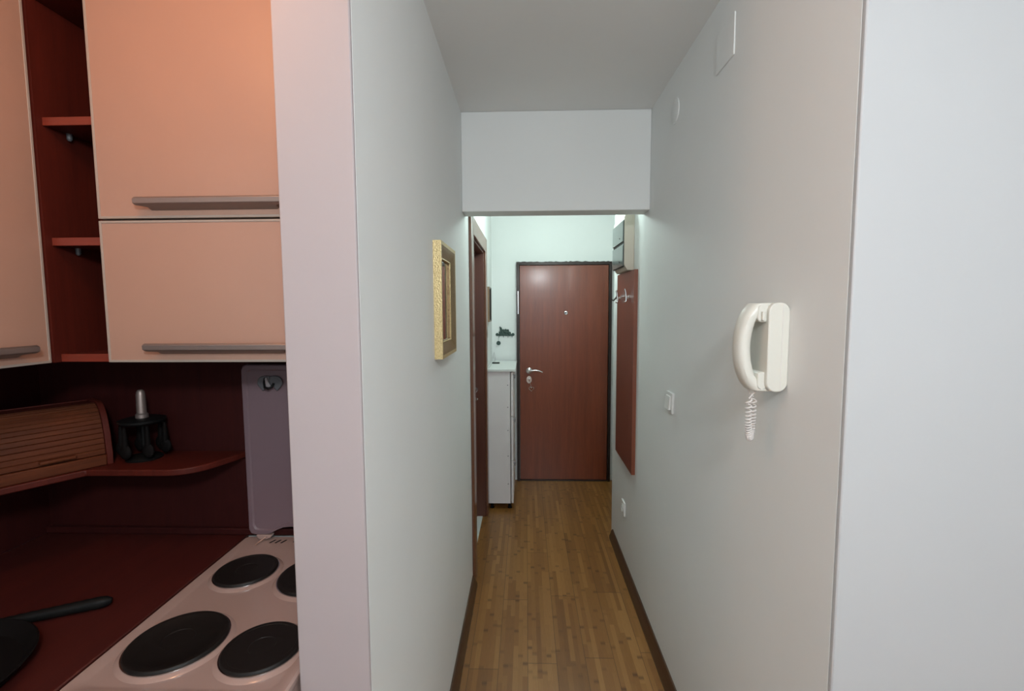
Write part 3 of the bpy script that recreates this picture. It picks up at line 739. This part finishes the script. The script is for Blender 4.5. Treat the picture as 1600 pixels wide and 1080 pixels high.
bm = new_bm(); add_box(bm, SX0+.012-ox, SX1-.012-ox, SY0+.002-oy, SY0+.022-oy, .20, .692); od = obj('oven_door', bm, M_ENAMEL, st, 0.003)
bm = new_bm(); add_box(bm, SX0+.07-ox, SX1-.07-ox, SY0-.0005-oy, SY0+.004-oy, .30, .58); obj('oven_window', bm, M_BLACK, od, 0.001)
bm = new_bm(); add_tube(bm, [(SX0+.05-ox, SY0+.004-oy, .655), (SX0+.052-ox, SY0-.03-oy, .655), (SX1-.052-ox, SY0-.03-oy, .655), (SX1-.05-ox, SY0+.004-oy, .655)], .007, 10); obj('handle', bm, M_CHROME, od)
bm = new_bm(); add_box(bm, SX0+.012-ox, SX1-.012-ox, SY0+.002-oy, SY0+.022-oy, .055, .192); obj('drawer', bm, M_ENAMEL, st, 0.003)
for x in (SX0+.05, SX1-.05):
    for y in (SY0+.06, SY1-.05):
        bm = new_bm(); add_lathe(bm, [(0, 0), (.018, 0), (.014, .05), (0, .05)], (x-ox, y-oy, 0), 'z', 16); obj('foot', bm, M_BLACK, st)
# raised lid
LYF = 1.352
pts = [(-.848, .880), (-.842, .868), (-.832, .865), (-.800, .864), (-.782, .868), (-.762, .879), (-.742, .887), (-.72, .889), (-.56, .889), (-.535, .886), (-.515, .876), (-.495, .866), (-.478, .864), (-.455, .865), (-.446, .870), (-.444, .880), (-.444, 1.372), (-.449, 1.383), (-.458, 1.387), (-.834, 1.387), (-.843, 1.383), (-.848, 1.372)]
bm = new_bm(); add_prism(bm, [(x-ox, z) for x, z in pts], LYF+.004-oy, LYF+.018-oy, 'y')
lid = obj('lid', bm, M_LID, st, 0.004)
cxm, czm = -.646, 1.13
def sh(p, ins):
    x, z = p; return (x+(ins if x < cxm else -ins) - ox, z+(ins if z < czm else -ins))
bm = new_bm(); A = [bm.verts.new((x-ox, LYF+.0038-oy, z)) for x, z in pts]
B = [bm.verts.new((sh(p, .003)[0], LYF-oy, sh(p, .003)[1])) for p in pts]; C_ = [bm.verts.new((sh(p, .014)[0], LYF-oy, sh(p, .014)[1])) for p in pts]; D_ = [bm.verts.new((sh(p, .018)[0], LYF+.0038-oy, sh(p, .018)[1])) for p in pts]
for P_, Q_ in ((A, B), (B, C_), (C_, D_)):
    for i in range(len(pts)): bm.faces.new((P_[i], P_[(i+1) % len(pts)], Q_[(i+1) % len(pts)], Q_[i]))
obj('lid_rim', bm, M_LID, lid)
for x in (-.800, -.478):
    bm = new_bm(); add_prism(bm, [(x-.024-ox, .866), (x+.026-ox, .866), (x+.020-ox, .857), (x+.008-ox, .852), (x-.014-ox, .852), (x-.02-ox, .857)], LYF-.004-oy, LYF+.014-oy, 'y'); hg = obj('lid_hinge', bm, M_ENAMEL, st, 0.002)
bm = new_bm(); add_tube(bm, [(-.792-ox, LYF-.006-oy, .862), (-.799-ox, LYF-.012-oy, .857), (-.806-ox, LYF-.020-oy, .8525), (-.806-ox, LYF-.036-oy, .8520)], .0022, 8); obj('hinge_spring', bm, M_CREAM, st)

# hook stuck to the lid
hk = thing('adhesive_hook', 'dark grey three-lobed stick-on hook near the top of the stove lid', 'hook', (-.759, LYF-.0, 1.333))
bm = new_bm()
for s in (-1, 1):
    lobe = [(0, .020), (s*.014, .022), (s*.028, .019), (s*.037, .009), (s*.038, -.003), (s*.030, -.014), (s*.021, -.024), (s*.013, -.014), (s*.008, -.008), (0, -.004)]
    add_prism(bm, lobe if s > 0 else list(reversed(lobe)), -.005, .0, 'y')
obj('lobes', bm, M_GREY, hk, 0.002)
bm = new_bm(); add_tube(bm, [(-.013, -.006, .016), (-.014, -.010, .002), (-.009, -.016, -.011), (.002, -.018, -.015), (.011, -.014, -.010), (.014, -.008, 0)], [.003, .003, .0032, .0034, .0032, .003], 10); obj('hook_ring', bm, M_BLACK, hk)
bm = new_bm(); add_prism(bm, [(-.012, .016), (-.006, .018), (0, .002), (.006, -.008), (0, -.012), (-.009, -.010)], -.010, -.005, 'y'); obj('hook_tongue', bm, M_LGREY, hk, 0.0015)

# black pan and utensil on the worktop
fp_ = thing('frying_pan', 'large round black pan on the worktop in the lower left corner', 'pan', (-1.135, .755, .850))
bm = new_bm(); add_lathe(bm, [(0, 0), (.150, 0), (.162, .004), (.176, .022), (.183, .030), (.180, .031), (.172, .024), (.158, .008), (.145, .005), (0, .005)], (0,0,0), 'z', 64); obj('pan_body', bm, M_BLACKMAT, fp_)
bm = new_bm(); add_tube(bm, [(-.10, -.145, .028), (-.13, -.19, .045), (-.17, -.25, .055), (-.20, -.30, .055)], [.010, .011, .012, .010], 12); obj('handle', bm, M_BLACK, fp_)
sl = thing('spatula', 'black ribbed utensil handle lying behind the large black pan', 'utensil', (-.985, 1.030, .850))
d = Vector((-.175, -.088, 0)).normalized()
bm = new_bm(); pts = []; rr = []
for k in range(22):
    s = k/21*.20; pts.append(tuple(d*s+Vector((0, 0, .0145)))); base = .0135 if k > 1 else (.006 if k == 0 else .011)
    rr.append(base-.003*(k/21)+(.0008 if k % 2 else 0))
add_tube(bm, pts, rr, 14); obj('grip', bm, M_BLACK, sl)
bm = new_bm(); add_tube(bm, [tuple(d*.19+Vector((0,0,.0145))), tuple(d*.26+Vector((0,0,.012))), tuple(d*.31+Vector((0,0,.006)))], .004, 8)
q = d*.31; nn = Vector((-d.y, d.x, 0))
add_prism(bm, [tuple((d*.30+nn*.02).xy), tuple((d*.30-nn*.02).xy), tuple((d*.39-nn*.035).xy), tuple((d*.39+nn*.035).xy)], .0015, .005); obj('blade', bm, M_BLACK, sl, 0.001)

# ------------------------------------------------------------------ added lamps, out of view
def dome_lamp(name, label, pos, c, s):
    r = thing(name, label, 'lamp', (pos[0], pos[1], CZ))
    bm = new_bm(); add_lathe(bm, [(0, 0), (.11, 0), (.11, -.018), (0, -.018)], (0,0,0), 'z', 36); obj('lamp_base', bm, M_PLASTIC, r)
    bm = new_bm(); add_lathe(bm, [(0, -.018), (.10, -.018), (.098, -.035), (.08, -.055), (.045, -.068), (0, -.072)], (0,0,0), 'z', 36); obj('lamp_shade', bm, glow_mat(name+'_glass', c, s), r)
dome_lamp('added_hall_lamp', 'unseen round white lamp added behind the beam to light the entrance hall', HALL_LIGHT, (0.8, 1, .92), 6)  # added fixture around the hall fill light
rl = thing('added_pendant_lamp', 'white pendant lamp added behind the camera to light the scene', 'lamp', (ROOM_LIGHT[0], ROOM_LIGHT[1], CZ))  # added fixture around the main room light
bm = new_bm(); add_lathe(bm, [(0, 0), (.05, 0), (.045, -.02), (.008, -.03), (0, -.03)], (0,0,0), 'z', 28); obj('ceiling_rose', bm, M_PLASTIC, rl)
bm = new_bm(); add_lathe(bm, [(0, -.03), (.004, -.03), (.004, -.20), (0, -.20)], (0,0,0), 'z', 12); obj('cord', bm, M_BLACK, rl)
bm = new_bm(); add_lathe(bm, [(0, -.195), (.05, -.20), (.10, -.235), (.12, -.262), (.118, -.263), (.098, -.238), (.048, -.203), (0, -.198)], (0,0,0), 'z', 36); obj('lamp_shade', bm, M_PLASTIC, rl)
dome_lamp('added_kitchen_lamp', 'small round warm lamp added out of view to light the kitchen', KITCHEN_LIGHT, (1, .55, .32), 5)  # added fixture around the warm kitchen light
